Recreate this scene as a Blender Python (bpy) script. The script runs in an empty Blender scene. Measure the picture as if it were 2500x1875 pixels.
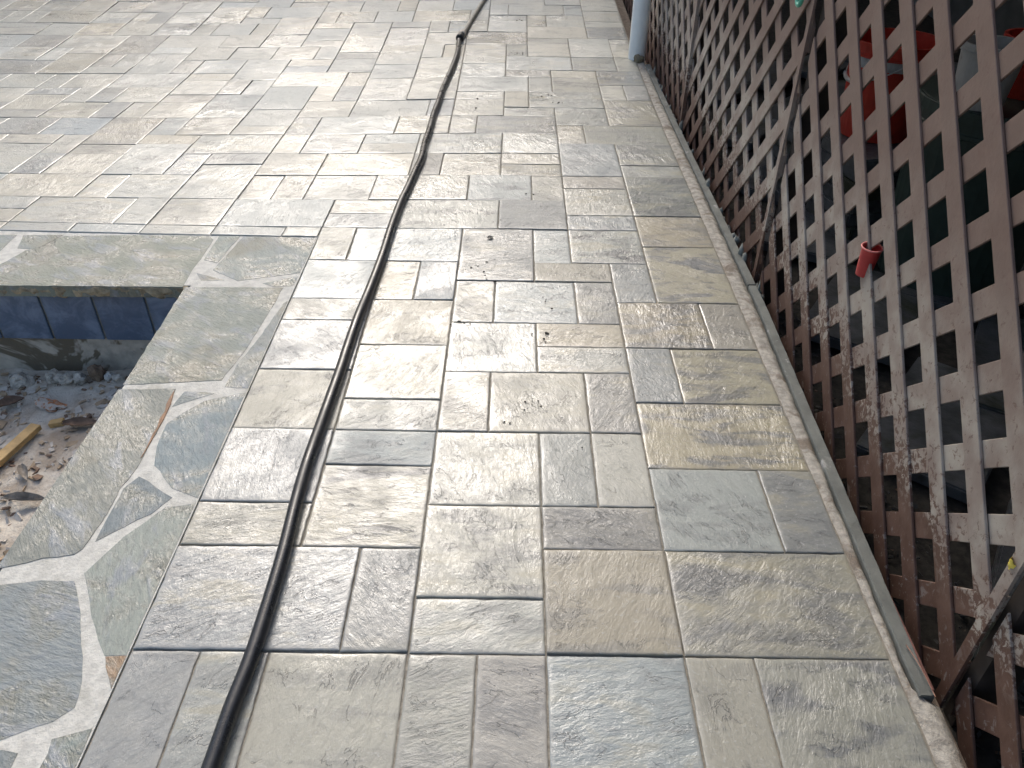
import bpy, bmesh, math, random
from mathutils import Vector, Matrix, noise

# ------------------------------------------------------------------ camera, sky, sun, exposure
scene = bpy.context.scene
random.seed(7)
cam_data = bpy.data.cameras.new("camera")
cam = bpy.data.objects.new("camera", cam_data)
scene.collection.objects.link(cam)
scene.camera = cam
cam_data.sensor_width = 36.0
cam_data.lens = 1946.98 / 2500 * 36.0
cam_data.clip_start = 0.05
cam_data.clip_end = 1000
RT = Vector((0.99990081, 0.007565, 0.01188009))
UP = Vector((-0.01404876, 0.5955572, 0.80319005))
FW = Vector((0.00099914, 0.80327728, -0.59560441))
cam.matrix_world = Matrix(((RT.x, UP.x, -FW.x, -0.08525), (RT.y, UP.y, -FW.y, -1.05854),
                           (RT.z, UP.z, -FW.z, 1.52732), (0, 0, 0, 1)))

SUN_ELEV, SUN_AZ = math.radians(37), math.radians(-12)      # azimuth from +Y towards +X
world = bpy.data.worlds.new("World")
scene.world = world
world.use_nodes = True
wn = world.node_tree.nodes
sky = wn.new("ShaderNodeTexSky")
sky.sky_type = 'NISHITA'
sky.sun_disc = False
sky.sun_elevation = SUN_ELEV
sky.sun_rotation = SUN_AZ
sky.air_density = 1.0
sky.dust_density = 4.0
sky.ozone_density = 1.0
wn["Background"].inputs[1].default_value = 0.15
world.node_tree.links.new(sky.outputs[0], wn["Background"].inputs[0])

sun_data = bpy.data.lights.new("sun", 'SUN')
sun_data.energy = 0.9
sun_data.angle = math.radians(20)
sun_data.color = (1.0, 1.0, 0.99)
sun = bpy.data.objects.new("sun", sun_data)
scene.collection.objects.link(sun)
sdir = Vector((math.sin(SUN_AZ) * math.cos(SUN_ELEV), math.cos(SUN_AZ) * math.cos(SUN_ELEV), math.sin(SUN_ELEV)))
sun.rotation_euler = sdir.to_track_quat('Z', 'Y').to_euler()

scene.view_settings.view_transform = 'Standard'
scene.view_settings.look = 'None'
scene.view_settings.gamma = 1.0
scene.view_settings.exposure = 0.56
scene.cycles.adaptive_threshold = 0.03
scene.cycles.max_bounces = 5
scene.cycles.diffuse_bounces = 3
scene.cycles.glossy_bounces = 2

# ------------------------------------------------------------------ helpers
COL = scene.collection
U = 0.1524                                    # paver module


def ground(y):
    """the paving runs level, then climbs gently away from the pool"""
    d = max(y - 3.555, 0.0)
    return 0.05348 * d * d / 4 if d < 2 else 0.05348 * (d - 1)


def gpos(i, j):
    """paver module -> metres; the rows of the far-left field were laid slightly off square"""
    a = min(i + 2, 0) / 10
    b = (max(j, 13) - 13) / 10
    if j < 13:
        a = 0
    dx = 0.1078 * a - 0.3027 * a * b + 0.0534 * a * a + 0.1006 * a * b * b + 0.042 * a * a * b
    dy = 0.0741 * a + 1.0544 * a * b + 0.1519 * a * a - 0.2158 * a * b * b + 0.0551 * a * a * b
    return (i + dx) * U, (j + dy) * U


def tag(o, label=None, cat=None, group=None, kind=None):
    if label: o["label"] = label
    if cat: o["category"] = cat
    if group: o["group"] = group
    if kind: o["kind"] = kind
    return o


def mesh_obj(name, verts, faces, mat, parent=None, loc=(0, 0, 0), smooth=False):
    me = bpy.data.meshes.new(name)
    me.from_pydata([tuple(v) for v in verts], [], faces)
    me.update()
    if smooth:
        me.polygons.foreach_set("use_smooth", [True] * len(me.polygons))
    if mat: me.materials.append(mat)
    o = bpy.data.objects.new(name, me)
    o.location = loc
    COL.objects.link(o)
    if parent: o.parent = parent
    return o


def empty(name, loc):
    o = bpy.data.objects.new(name, None)
    o.location = loc
    o.empty_display_size = 0.1
    COL.objects.link(o)
    return o


def box_geo(x0, x1, y0, y1, z0, z1):
    v = [(x0, y0, z0), (x1, y0, z0), (x1, y1, z0), (x0, y1, z0), (x0, y0, z1), (x1, y0, z1), (x1, y1, z1), (x0, y1, z1)]
    f = [(0, 3, 2, 1), (4, 5, 6, 7), (0, 1, 5, 4), (1, 2, 6, 5), (2, 3, 7, 6), (3, 0, 4, 7)]
    return v, f


def bevel(o, w, seg=2):
    bm = bmesh.new(); bm.from_mesh(o.data)
    bmesh.ops.bevel(bm, geom=bm.edges[:], offset=w, segments=seg, affect='EDGES', clamp_overlap=True)
    bm.to_mesh(o.data); bm.free()
    return o


def prism(poly, z0, z1):
    n = len(poly)
    v = [(x, y, z0) for x, y in poly] + [(x, y, z1) for x, y in poly]
    f = [tuple(range(n - 1, -1, -1)), tuple(range(n, 2 * n))]
    f += [(k, (k + 1) % n, n + (k + 1) % n, n + k) for k in range(n)]
    return v, f


def ccw(poly):
    a = sum(poly[k][0] * poly[(k + 1) % len(poly)][1] - poly[(k + 1) % len(poly)][0] * poly[k][1] for k in range(len(poly)))
    return poly if a > 0 else poly[::-1]


def lathe(profile, seg=28):
    v, f = [], []
    for r, z in profile:
        for k in range(seg):
            t = 2 * math.pi * k / seg
            v.append((r * math.cos(t), r * math.sin(t), z))
    for a in range(len(profile) - 1):
        for k in range(seg):
            f.append((a * seg + k, a * seg + (k + 1) % seg, (a + 1) * seg + (k + 1) % seg, (a + 1) * seg + k))
    return v, f


def catmull(pts, n=6):
    out = []
    P = [pts[0]] + list(pts) + [pts[-1]]
    for k in range(1, len(P) - 2):
        p0, p1, p2, p3 = (Vector(q) for q in P[k - 1:k + 3])
        for s in range(n):
            t = s / n
            out.append(0.5 * ((2 * p1) + (p2 - p0) * t + (2 * p0 - 5 * p1 + 4 * p2 - p3) * t * t + (3 * p1 - p0 - 3 * p2 + p3) * t ** 3))
    out.append(Vector(P[-2]))
    return out


def tube(path, rad, seg=14, caps=True):
    v, f = [], []
    for k, q in enumerate(path):
        a = path[max(k - 1, 0)]; b = path[min(k + 1, len(path) - 1)]
        t = (b - a).normalized()
        s = t.cross(Vector((0, 0, 1)))
        s = s.normalized() if s.length > 1e-4 else Vector((1, 0, 0))
        n = s.cross(t)
        r = rad(k) if callable(rad) else rad
        for m in range(seg):
            w = 2 * math.pi * m / seg
            v.append(q + s * math.cos(w) * r + n * math.sin(w) * r)
    for k in range(len(path) - 1):
        for m in range(seg):
            f.append((k * seg + m, k * seg + (m + 1) % seg, (k + 1) * seg + (m + 1) % seg, (k + 1) * seg + m))
    if caps:
        f.append(tuple(range(seg)))
        f.append(tuple(range((len(path) - 1) * seg + seg - 1, (len(path) - 1) * seg - 1, -1)))
    return v, f


def lump(seed, sx, sy, sz, rough=0.35, sub=2):
    bm = bmesh.new()
    bmesh.ops.create_icosphere(bm, subdivisions=sub, radius=1)
    for q in bm.verts:
        d = 1 + rough * noise.noise(q.co * 1.3 + Vector((seed * 3.1, seed, 0))) + rough * 0.5 * noise.noise(q.co * 3.1 + Vector((0, seed * 2.3, 5)))
        q.co = Vector((q.co.x * sx, q.co.y * sy, q.co.z * sz)) * d
    v = [q.co.copy() for q in bm.verts]
    bm.verts.index_update()
    f = [tuple(w.index for w in face.verts) for face in bm.faces]
    bm.free()
    return v, f


# ------------------------------------------------------------------ materials
class NT:
    def __init__(self, name):
        self.m = bpy.data.materials.new(name)
        self.m.use_nodes = True
        self.t = self.m.node_tree
        self.b = self.t.nodes["Principled BSDF"]

    def n(self, kind, **kw):
        nd = self.t.nodes.new(kind)
        for k, val in kw.items(): setattr(nd, k, val)
        return nd

    def l(self, a, b): self.t.links.new(a, b)

    def val(self, sock, v):
        if hasattr(v, "is_linked") or isinstance(v, bpy.types.NodeSocket): self.l(v, sock)
        else: sock.default_value = v

    def noise(self, vec, scale, detail=4, rough=0.55, dist=0.0, kind='FBM'):
        nd = self.n("ShaderNodeTexNoise")
        try: nd.noise_type = kind
        except Exception: pass
        self.l(vec, nd.inputs["Vector"])
        nd.inputs["Scale"].default_value = scale
        nd.inputs["Detail"].default_value = detail
        nd.inputs["Roughness"].default_value = rough
        nd.inputs["Distortion"].default_value = dist
        return nd.outputs[0]

    def ramp(self, fac, lo, hi, a=0.0, b=1.0, smooth=True):
        nd = self.n("ShaderNodeMapRange")
        nd.interpolation_type = 'SMOOTHSTEP' if smooth else 'LINEAR'
        self.l(fac, nd.inputs[0])
        for k, q in zip((1, 2, 3, 4), (lo, hi, a, b)): self.val(nd.inputs[k], q)
        return nd.outputs[0]

    def math(self, op, a, b=0.0):
        nd = self.n("ShaderNodeMath", operation=op)
        self.val(nd.inputs[0], a); self.val(nd.inputs[1], b)
        return nd.outputs[0]

    def mix(self, fac, a, b, mode='MIX'):
        nd = self.n("ShaderNodeMix", data_type='RGBA', blend_type=mode)
        self.val(nd.inputs[0], fac)
        self.val(nd.inputs[6], a if not isinstance(a, tuple) else (*a, 1)[:4])
        self.val(nd.inputs[7], b if not isinstance(b, tuple) else (*b, 1)[:4])
        return nd.outputs[2]

    def mapping(self, vec, scale=(1, 1, 1), rot=(0, 0, 0), loc=(0, 0, 0)):
        nd = self.n("ShaderNodeMapping")
        self.l(vec, nd.inputs[0])
        nd.inputs["Location"].default_value = loc
        nd.inputs["Rotation"].default_value = rot
        nd.inputs["Scale"].default_value = scale
        return nd.outputs[0]

    def bump(self, h, strength, dist, prev=None):
        nd = self.n("ShaderNodeBump")
        self.val(nd.inputs["Strength"], strength)
        nd.inputs["Distance"].default_value = dist
        self.l(h, nd.inputs["Height"])
        if prev is not None: self.l(prev, nd.inputs["Normal"])
        return nd.outputs[0]

    def objcoord(self, rnd=True):
        tc = self.n("ShaderNodeTexCoord")
        v = tc.outputs["Object"]
        if rnd:
            oi = self.n("ShaderNodeObjectInfo")
            sc = self.n("ShaderNodeVectorMath", operation='SCALE')
            cb = self.n("ShaderNodeCombineXYZ")
            self.l(oi.outputs["Random"], cb.inputs[0])
            r2 = self.math('MULTIPLY', oi.outputs["Random"], 7.31)
            self.l(r2, cb.inputs[1])
            cb.inputs[2].default_value = 0.3
            self.l(cb.outputs[0], sc.inputs[0]); sc.inputs[3].default_value = 37.0
            ad = self.n("ShaderNodeVectorMath", operation='ADD')
            self.l(v, ad.inputs[0]); self.l(sc.outputs[0], ad.inputs[1])
            return ad.outputs[0], oi
        return v, None

    def worldpos(self):
        g = self.n("ShaderNodeNewGeometry")
        return g.outputs["Position"]

    def set(self, color=None, rough=None, normal=None, spec=None, metal=None):
        i = self.b.inputs
        if color is not None: self.val(i["Base Color"], color if not isinstance(color, tuple) else (*color, 1)[:4])
        if rough is not None: self.val(i["Roughness"], rough)
        if normal is not None: self.l(normal, i["Normal"])
        if spec is not None: self.val(i["Specular IOR Level"], spec)
        if metal is not None: self.val(i["Metallic"], metal)
        return self.m


def paver_material():
    q = NT("wet_slate_paver")
    v, oi = q.objcoord()
    base, rnd, band_amt = oi.outputs["Color"], oi.outputs["Random"], oi.outputs["Alpha"]
    at = q.n("ShaderNodeAttribute", attribute_name="edge")
    edge = at.outputs["Fac"]
    inner = q.ramp(edge, 0.001, 0.022, 0.45, 1.0)
    vr = q.n("ShaderNodeVectorRotate", rotation_type='Z_AXIS')          # each stone was split along its own grain
    q.l(v, vr.inputs["Vector"])
    q.l(q.math('MULTIPLY', rnd, 9.4), vr.inputs["Angle"])
    g = q.mapping(vr.outputs[0], (1.0, 2.2, 1.0))
    band = q.noise(q.mapping(v, (1.0, 3.0, 1.0), (0, 0, 0.1)), 4.6, 5, 0.62, 0.6)
    grain = q.noise(g, 25.0, 5, 0.70, 0.35)
    cleft = q.noise(g, 5.5, 5, 0.62, 0.9)
    speck = q.noise(v, 110.0, 2, 0.6)
    film = q.noise(q.worldpos(), 2.3, 4, 0.62, 0.4)                     # water film runs across the joints
    slate = q.mix(band_amt, base, (0.145, 0.152, 0.150))
    warm = q.mix(q.ramp(rnd, 0.1, 1.0, 0.05, 0.65), base, (0.37, 0.335, 0.225))
    c = q.mix(q.ramp(band, 0.47, 0.64), base, slate)
    c = q.mix(q.math('MULTIPLY', q.ramp(band, 0.49, 0.36), 0.8), c, warm)
    c = q.mix(q.ramp(grain, 0.28, 0.52, 0.22, 0.0), c, (0.13, 0.128, 0.115))
    c = q.mix(q.ramp(grain, 0.54, 0.80, 0.0, 0.25), c, (0.50, 0.51, 0.485))
    c = q.mix(q.ramp(speck, 0.56, 0.78, 0.0, 0.30), c, (0.56, 0.555, 0.53))
    ridge = q.math('ABSOLUTE', q.math('SUBTRACT', cleft, 0.5))
    line = q.math('MULTIPLY', q.ramp(ridge, 0.0, 0.010, 1.0, 0.0), q.math('MULTIPLY', q.ramp(band, 0.44, 0.56), inner))
    c = q.mix(q.math('MULTIPLY', line, 0.5), c, (0.09, 0.088, 0.08))
    rim = q.math('MULTIPLY', q.ramp(edge, 0.014, 0.0), q.ramp(band, 0.35, 0.6, 0.25, 0.8))
    c = q.mix(q.math('MULTIPLY', rim, 0.28), c, (0.43, 0.41, 0.36))
    wet = q.ramp(q.math('ADD', film, q.math('MULTIPLY', q.math('SUBTRACT', rnd, 0.5), 0.20)), 0.28, 0.72, 0.15, 0.85)
    rough = q.math('ADD', q.ramp(wet, 0.0, 1.0, 0.48, 0.17), q.math('MULTIPLY', speck, 0.14))
    ledge = q.math('PINGPONG', q.math('MULTIPLY', cleft, 5.0), 1.0)
    h = q.math('ADD', q.math('MULTIPLY', q.math('SUBTRACT', ledge, 0.5), 0.20), q.math('MULTIPLY', q.math('SUBTRACT', grain, 0.5), 0.95))
    h = q.math('SUBTRACT', h, q.math('MULTIPLY', line, 0.30))
    h = q.math('ADD', q.math('MULTIPLY', h, q.math('MULTIPLY', inner, q.ramp(film, 0.30, 0.66, 0.65, 1.15))), q.math('MULTIPLY', speck, 0.18))
    nrm = q.bump(h, 1.0, 0.0030)
    q.set(c, rough, nrm, 0.45)
    q.val(q.b.inputs["Coat Weight"], q.math('MULTIPLY', wet, 0.9))
    q.b.inputs["Coat Roughness"].default_value = 0.08
    q.b.inputs["Coat IOR"].default_value = 1.48
    hc = q.math('ADD', q.math('MULTIPLY', q.math('SUBTRACT', cleft, 0.5), 1.6), q.math('MULTIPLY', q.math('SUBTRACT', grain, 0.5), 0.9))
    hc = q.math('ADD', hc, q.math('MULTIPLY', q.math('SUBTRACT', ledge, 0.5), 0.10))
    hc = q.math('MULTIPLY', hc, inner)
    patch = q.ramp(q.noise(v, 5.2, 3, 0.6, 0.4), 0.38, 0.60, 0.22, 1.0)
    q.l(q.bump(q.math('MULTIPLY', hc, patch), 1.0, 0.0070), q.b.inputs["Coat Normal"])
    return q.m


def sand_material(name, col, dark, scale=60):
    q = NT(name)
    v = q.worldpos()
    a = q.noise(v, scale, 5, 0.65); b = q.noise(v, 7, 3)
    c = q.mix(q.ramp(a, 0.3, 0.7), dark, col)
    c = q.mix(q.ramp(b, 0.4, 0.7, 0, 0.4), c, tuple(x * 0.65 for x in col))
    return q.set(c, 0.85, q.bump(a, 0.6, 0.004), 0.3)


def flag_material():
    q = NT("cleft_flagstone")
    v, oi = q.objcoord()
    base, rnd = oi.outputs["Color"], oi.outputs["Random"]
    vr = q.n("ShaderNodeVectorRotate", rotation_type='Z_AXIS')
    q.l(v, vr.inputs["Vector"])
    q.l(q.math('ADD', q.math('MULTIPLY', rnd, 1.2), 0.2), vr.inputs["Angle"])
    g = q.mapping(vr.outputs[0], (1.0, 2.6, 1.0))
    blot = q.noise(v, 4.5, 5, 0.62, 0.6); grain = q.noise(g, 34, 5, 0.72, 0.3); cleft = q.noise(g, 6.5, 5, 0.62, 0.7)
    c = q.mix(q.ramp(blot, 0.44, 0.62), base, (0.155, 0.165, 0.125))
    c = q.mix(q.ramp(cleft, 0.50, 0.66, 0, 0.75), c, (0.27, 0.30, 0.325))
    c = q.mix(q.ramp(q.noise(v, 2.8, 4, 0.6), 0.54, 0.70, 0, 0.5), c, (0.215, 0.185, 0.11))
    c = q.mix(q.ramp(grain, 0.30, 0.54, 0.30, 0.0), c, (0.085, 0.09, 0.075))
    c = q.mix(q.ramp(grain, 0.56, 0.80, 0.0, 0.28), c, (0.45, 0.47, 0.44))
    wet = q.ramp(blot, 0.40, 0.62)
    ledge = q.math('PINGPONG', q.math('MULTIPLY', cleft, 4.0), 1.0)
    nm = q.bump(q.math('ADD', q.math('MULTIPLY', ledge, 0.45), grain), 1.0, 0.0050)
    q.set(c, q.ramp(wet, 0, 1, 0.50, 0.24), nm, 0.5)
    q.val(q.b.inputs["Coat Weight"], q.math('MULTIPLY', wet, 0.7))
    q.b.inputs["Coat Roughness"].default_value = 0.08
    q.l(nm, q.b.inputs["Coat Normal"])
    return q.m


def lattice_material():
    q = NT("weathered_brown_lattice")
    v = q.worldpos()
    sep = q.n("ShaderNodeSeparateXYZ"); q.l(v, sep.inputs[0])
    lo, oi = q.objcoord()
    edge_n = q.noise(v, 2.2, 4, 0.6); mid = q.noise(v, 11.0, 4, 0.6)
    zz = q.math('ADD', sep.outputs[2], q.math('MULTIPLY', q.math('SUBTRACT', edge_n, 0.5), 0.34))
    zz = q.math('ADD', zz, q.math('MULTIPLY', q.math('SUBTRACT', mid, 0.5), 0.14))
    dust = q.ramp(zz, 0.10, 0.20)                       # cement splash stops above a hosed-off band
    fade = q.ramp(zz, 0.38, 0.85, 1.0, 0.12)
    chips = q.noise(v, 55.0, 4, 0.7, 0.6)
    speck = q.ramp(chips, q.ramp(zz, 0.14, 0.40, 0.50, 0.30), q.ramp(zz, 0.14, 0.40, 0.60, 0.44))
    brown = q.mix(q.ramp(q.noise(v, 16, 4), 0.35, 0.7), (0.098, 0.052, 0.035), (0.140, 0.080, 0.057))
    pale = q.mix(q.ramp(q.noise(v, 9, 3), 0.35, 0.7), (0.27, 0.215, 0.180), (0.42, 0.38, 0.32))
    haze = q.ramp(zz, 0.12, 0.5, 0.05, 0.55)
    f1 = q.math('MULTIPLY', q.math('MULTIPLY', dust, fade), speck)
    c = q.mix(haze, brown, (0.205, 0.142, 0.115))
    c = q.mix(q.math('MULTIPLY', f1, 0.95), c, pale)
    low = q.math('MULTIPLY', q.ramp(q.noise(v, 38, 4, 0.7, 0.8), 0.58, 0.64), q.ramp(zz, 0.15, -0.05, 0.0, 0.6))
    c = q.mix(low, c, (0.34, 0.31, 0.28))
    grain = q.noise(v, 90, 4)
    return q.set(c, 0.55, q.bump(q.math('ADD', grain, q.math('MULTIPLY', f1, 0.6)), 0.35, 0.002), 0.4)


def plain(name, col, rough=0.5, var=0.25, scale=14, bump=0.0, spec=0.4, dirt=None, dscale=4.0, dlo=0.52, dhi=0.66, metal=0.0, rnd=True):
    q = NT(name)
    v, _ = q.objcoord(rnd)
    n = q.noise(v, scale, 5, 0.6)
    c = q.mix(q.ramp(n, 0.3, 0.7), tuple(x * (1 - var) for x in col), tuple(min(x * (1 + var), 1) for x in col))
    if dirt:
        c = q.mix(q.ramp(q.noise(v, dscale, 5, 0.65, 0.6), dlo, dhi), c, dirt)
    nm = q.bump(q.noise(v, scale * 4, 5, 0.65), bump, 0.006) if bump else None
    return q.set(c, rough, nm, spec, metal)


M_PAVER = paver_material()
M_SAND = sand_material("joint_sand", (0.36, 0.33, 0.27), (0.19, 0.17, 0.135))
M_BED = sand_material("open_joint_bed", (0.16, 0.15, 0.135), (0.07, 0.065, 0.06))
M_SAND2 = sand_material("pale_joint_sand", (0.36, 0.34, 0.30), (0.19, 0.18, 0.16))
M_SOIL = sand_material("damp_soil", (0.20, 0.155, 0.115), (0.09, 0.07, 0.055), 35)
M_FLAG = flag_material()
M_LATT = lattice_material()

# ------------------------------------------------------------------ ground
POOL = (-6.0, -1.30, -4.0, 1.66)          # dug out rectangle
UNDER = (0.862, 4.2, -3.0, 9.5)            # floor under the deck


def gz(x, y):
    if POOL[0] < x < POOL[1] and POOL[2] < y < POOL[3]: return -0.50
    if UNDER[0] < x < UNDER[1] and UNDER[2] < y < UNDER[3]: return -0.14 + ground(y)
    return ground(min(y, 12.0)) - 0.06


gx = [-300, -80, -25, -9, -6.01, -5.99, -4, -2.5, -1.31, -1.29, -0.5, 0.3, 0.857, 0.868, 1.5, 2.5, 4.19, 4.21, 9, 25, 80, 300]
gy = [-300, -80, -25, -9, -4.01, -3.99, -3.01, -2.99, -1, 0.5, 1.655, 1.665, 2.5, 3.5, 4, 4.5, 5, 5.5, 6.5, 8, 9.49, 9.51, 12, 25, 80, 300]
gv = [(x, y, gz(x, y)) for y in gy for x in gx]
W_ = len(gx)
gf = [(b * W_ + a, b * W_ + a + 1, (b + 1) * W_ + a + 1, (b + 1) * W_ + a) for b in range(len(gy) - 1) for a in range(W_ - 1)]
gobj = tag(mesh_obj("ground", gv, gf, M_SOIL), kind="structure")
gobj.data.materials.append(sand_material("shade_darkened_earth", (0.085, 0.076, 0.062), (0.035, 0.032, 0.027), 30))  # earth here is coloured darker to deepen the shade behind the lattice
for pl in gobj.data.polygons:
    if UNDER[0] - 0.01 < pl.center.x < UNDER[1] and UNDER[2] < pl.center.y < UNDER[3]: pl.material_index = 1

# ------------------------------------------------------------------ paving: every paver is its own part
TONES = {  # base colour, share of slate banding
    'w': ((0.44, 0.43, 0.385), 0.35), 'b': ((0.42, 0.39, 0.32), 0.40), 't': ((0.355, 0.31, 0.215), 0.80),
    'p': ((0.335, 0.31, 0.255), 0.45), 'g': ((0.345, 0.345, 0.315), 0.50), 's': ((0.225, 0.232, 0.228), 0.45),
    'v': ((0.335, 0.328, 0.315), 0.45), 'm': ((0.42, 0.395, 0.33), 0.95), 'd': ((0.28, 0.255, 0.20), 0.90),
}
PATH = """-6 -5 -2 0 v;-5 -4 -2 0 g;-4 -2 -2 0 b;-2 -1 -2 0 p;-1 0 -2 0 v;0 2 -2 0 g;2 3 -2 0 p;3 5 -2 0 d
-6 -4 -4 -2 b;-4 -1 -4 -2 g;-1 0 -4 -2 p;0 2 -4 -2 w;2 5 -4 -2 p
-6 -3 0 2 v;-3 -2 0 2 s;-2 0 0 1 g;-2 0 1 3 m;0 2 0 2 p;2 5 0 2 d;0 2 2 3 s;2 4 2 4 m;4 5 2 4 s
-6 -4 2 3 p;-4 -2 2 4 m;-4 -2 4 5 g;-6 -4 3 5 v;-2 0 3 5 b;0 1 3 5 g;1 2 3 5 w;2 5 4 6 t
-2 -1 5 7 g;-1 1 5 7 b;1 2 5 7 s;-4 -2 5 6 g;-4 -2 6 8 b;-6 -4 5 7 b;-6 -4 7 9 v;-6 -4 9 10 g;-6 -4 10 12 w
-4 -3 10 12 b;-3 -2 10 12 s;-4 -2 8 10 b;-2 0 7 9 w;0 2 7 8 g;0 2 8 9 p;2 3 6 8 s;3 5 6 8 t;2 4 8 10 d;4 5 8 10 s
2 3 10 12 s;3 5 10 13 t;0 2 11 12 p;1 2 9 11 s;-1 1 9 11 w;-2 -1 9 11 p;-2 0 11 14 s;0 1 12 14 w;1 3 12 14 m
-5 -2 12 14 g;-6 -5 12 14 b;1 3 14 15 s;1 3 15 17 w;1 3 17 18 s;1 3 18 21 s;3 5 13 15 d;3 5 15 18 d;3 5 18 19 p;3 5 19 21 d
2 5 21 23 d;1 2 21 23 p;-1 1 14 16 s;-4 -1 14 16 b;-6 -4 14 15 s;-6 -4 15 16 p;0 1 16 18 p;-2 0 16 18 g;-5 -2 16 18 g
-4 -3 18 20 s;-3 -1 18 20 g;-1 1 18 19 p;-1 1 19 20 p;-1 1 20 22 w;-4 -1 20 22 g;-3 -2 22 24 g;-2 1 22 24 s;-5 -3 22 24 b
-6 -4 20 21 w;-6 -4 21 22 w;-4 -3 24 26 v;-3 -1 24 26 b;-3 -1 26 27 w;-1 0 25 27 b;-1 1 24 25 g;0 3 25 27 g;1 3 23 25 g;3 5 23 26 d
-3 0 27 29 g;0 1 27 29 g;1 3 27 29 m;1 3 29 30 b;3 4 26 28 b;4 5 26 28 s;3 5 28 30 s;-3 -1 29 31 g;-3 -1 31 32 b;-1 1 29 30 s;-1 2 30 32 w
2 4 30 32 g;4 5 30 32 b;2 4 32 35 w;4 5 32 33 b;4 5 33 35 w;-3 -1 32 34 g;-1 0 32 34 p;0 2 32 34 w;0 2 34 35 g;-3 0 34 36 s;0 3 35 37 w
-3 -2 36 38 b;-2 0 36 38 w;-2 0 38 39 g;0 1 37 39 p;1 3 37 39 w;-2 -1 39 41 w;-1 2 39 41 w;2 3 39 41 g;3 5 35 37 s;3 5 37 38 g;3 5 38 40 w;3 5 40 42 w
-5 -4 32 34 b;-4 -3 32 34 b;-5 -3 34 36 g;-5 -4 36 38 b;-4 -3 36 38 g;-5 -3 26 29 b;-5 -3 29 32 b;-6 -3 38 40 b;-3 -2 38 40 w;-6 -4 40 42 w;-4 -2 40 42 w"""
PATIO = """-9 -6 14 16 w;-11 -9 14 16 g;-12 -11 14 16 w;-15 -12 14 16 b;-17 -15 15 16 w;-17 -15 14 15 b;-20 -17 14 16 b
-7 -6 13.38 14 g;-9 -7 13.38 14 w;-11 -9 13.38 14 w;-13 -11 13.38 14 g;-15 -13 13.38 14 g;-17 -15 13.38 14 b;-20 -17 13.38 14 w
-17 -14 16 18 b;-14 -13 16 18 w;-13 -11 16 18 w;-11 -9 16 19 w;-9 -8 16 18 b;-8 -7 16 18 g;-7 -5 16 18 w;-20 -17 16 18 b
-17 -16 18 20 s;-16 -14 18 20 b;-16 -14 20 21 g;-14 -12 18 21 w;-12 -11 18 20 s;-11 -9 19 20 s;-12 -9 20 22 w;-9 -7 18 20 w;-7 -4 18 20 w
-8 -6 20 22 s;-9 -8 20 22 b;-8 -5 22 24 w;-9 -8 22 24 s;-11 -9 22 23 b;-11 -9 23 25 w;-13 -11 22 24 g;-13 -11 24 25 b;-13 -11 25 27 s
-14 -13 22 24 g;-16 -14 21 24 s;-14 -12 21 22 b;-17 -16 20 22 w;-18 -16 22 24 s;-20 -18 22 24 s;-19 -17 21 22 w;-19 -17 18 21 b
-15 -13 24 26 w;-16 -15 24 26 b;-17 -15 26 28 b;-17 -16 24 26 s;-19 -17 24 26 t;-18 -17 26 28 s;-19 -18 26 28 w;-21 -19 27 28 s;-21 -19 25 27 b;-21 -19 24 25 g
-20 -18 28 30 b;-21 -20 28 30 b;-23 -21 28 30 b;-18 -15 28 30 g;-15 -13 26 27 s;-15 -13 27 29 w;-15 -13 29 30 b;-13 -12 27 29 v;-12 -11 27 29 w
-11 -9 25 28 w;-13 -11 29 32 w;-9 -8 26 28 w;-8 -7 26 28 s;-9 -7 24 26 w;-7 -4 24 26 w;-7 -5 26 29 g;-7 -5 29 31 g
-7 -5 31 33 w;-7 -5 33 34 b;-7 -5 34 37 v;-7 -5 37 38 s;-11 -9 30 31 v;-11 -9 31 32 g;-11 -8 28 30 w;-8 -7 28 30 w;-9 -7 30 32 b
-10 -9 32 34 w;-12 -10 32 34 w;-14 -12 32 34 b;-16 -14 32 34 w;-18 -16 33 34 w;-9 -7 32 33 s;-9 -7 33 36 w;-9 -7 36 38 g;-11 -9 34 35 s;-11 -9 35 37 w;-11 -9 37 38 b
-13 -11 34 36 w;-15 -13 34 36 w;-18 -15 34 36 w;-13 -11 36 39 s;-14 -13 36 38 b;-16 -14 36 38 w;-17 -16 36 38 b;-19 -17 36 37 s;-19 -17 37 38 v
-15 -13 38 39 w;-15 -14 39 41 b;-14 -11 39 41 w;-17 -15 38 41 w;-17 -15 41 42 w;-19 -17 38 40 w;-19 -17 40 42 w;-11 -10 38 40 g;-10 -8 38 40 w;-11 -9 40 42 g;-9 -7 40 42 w;-13 -11 41 42 s;-15 -13 41 43 w
-8 -6 38 40 w;-7 -6 40 42 b;-20 -19 31 33 s;-19 -18 31 33 w;-20 -18 30 31 b;-18 -16 30 33 g;-16 -15 30 32 s;-15 -13 30 32 g;-22 -20 30 33 b;-22 -20 33 34 w;-20 -18 33 36 s
-23 -22 32 34 w;-25 -23 32 34 w;-25 -22 30 32 s;-23 -20 34 36 g;-25 -23 34 36 s;-27 -25 34 36 g;-25 -23 36 38 b;-23 -21 36 38 t;-21 -19 36 38 b
-28 -25 37 38 b;-28 -25 36 37 g;-27 -26 38 40 b;-26 -23 38 40 b;-23 -21 38 39 w;-23 -21 39 40 b;-20 -19 38 40 s;-21 -20 38 40 w;-23 -21 40 42 s;-21 -19 40 42 s;-25 -23 40 42 b;-27 -25 40 41 w;-27 -25 41 42 b;-29 -27 40 42 d"""


def parse(txt):
    out = []
    for item in txt.replace("\n", ";").split(";"):
        a = item.split()
        if len(a) == 5: out.append((int(a[0]), int(a[1]), float(a[2]), float(a[3]), a[4]))
    return out


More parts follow.
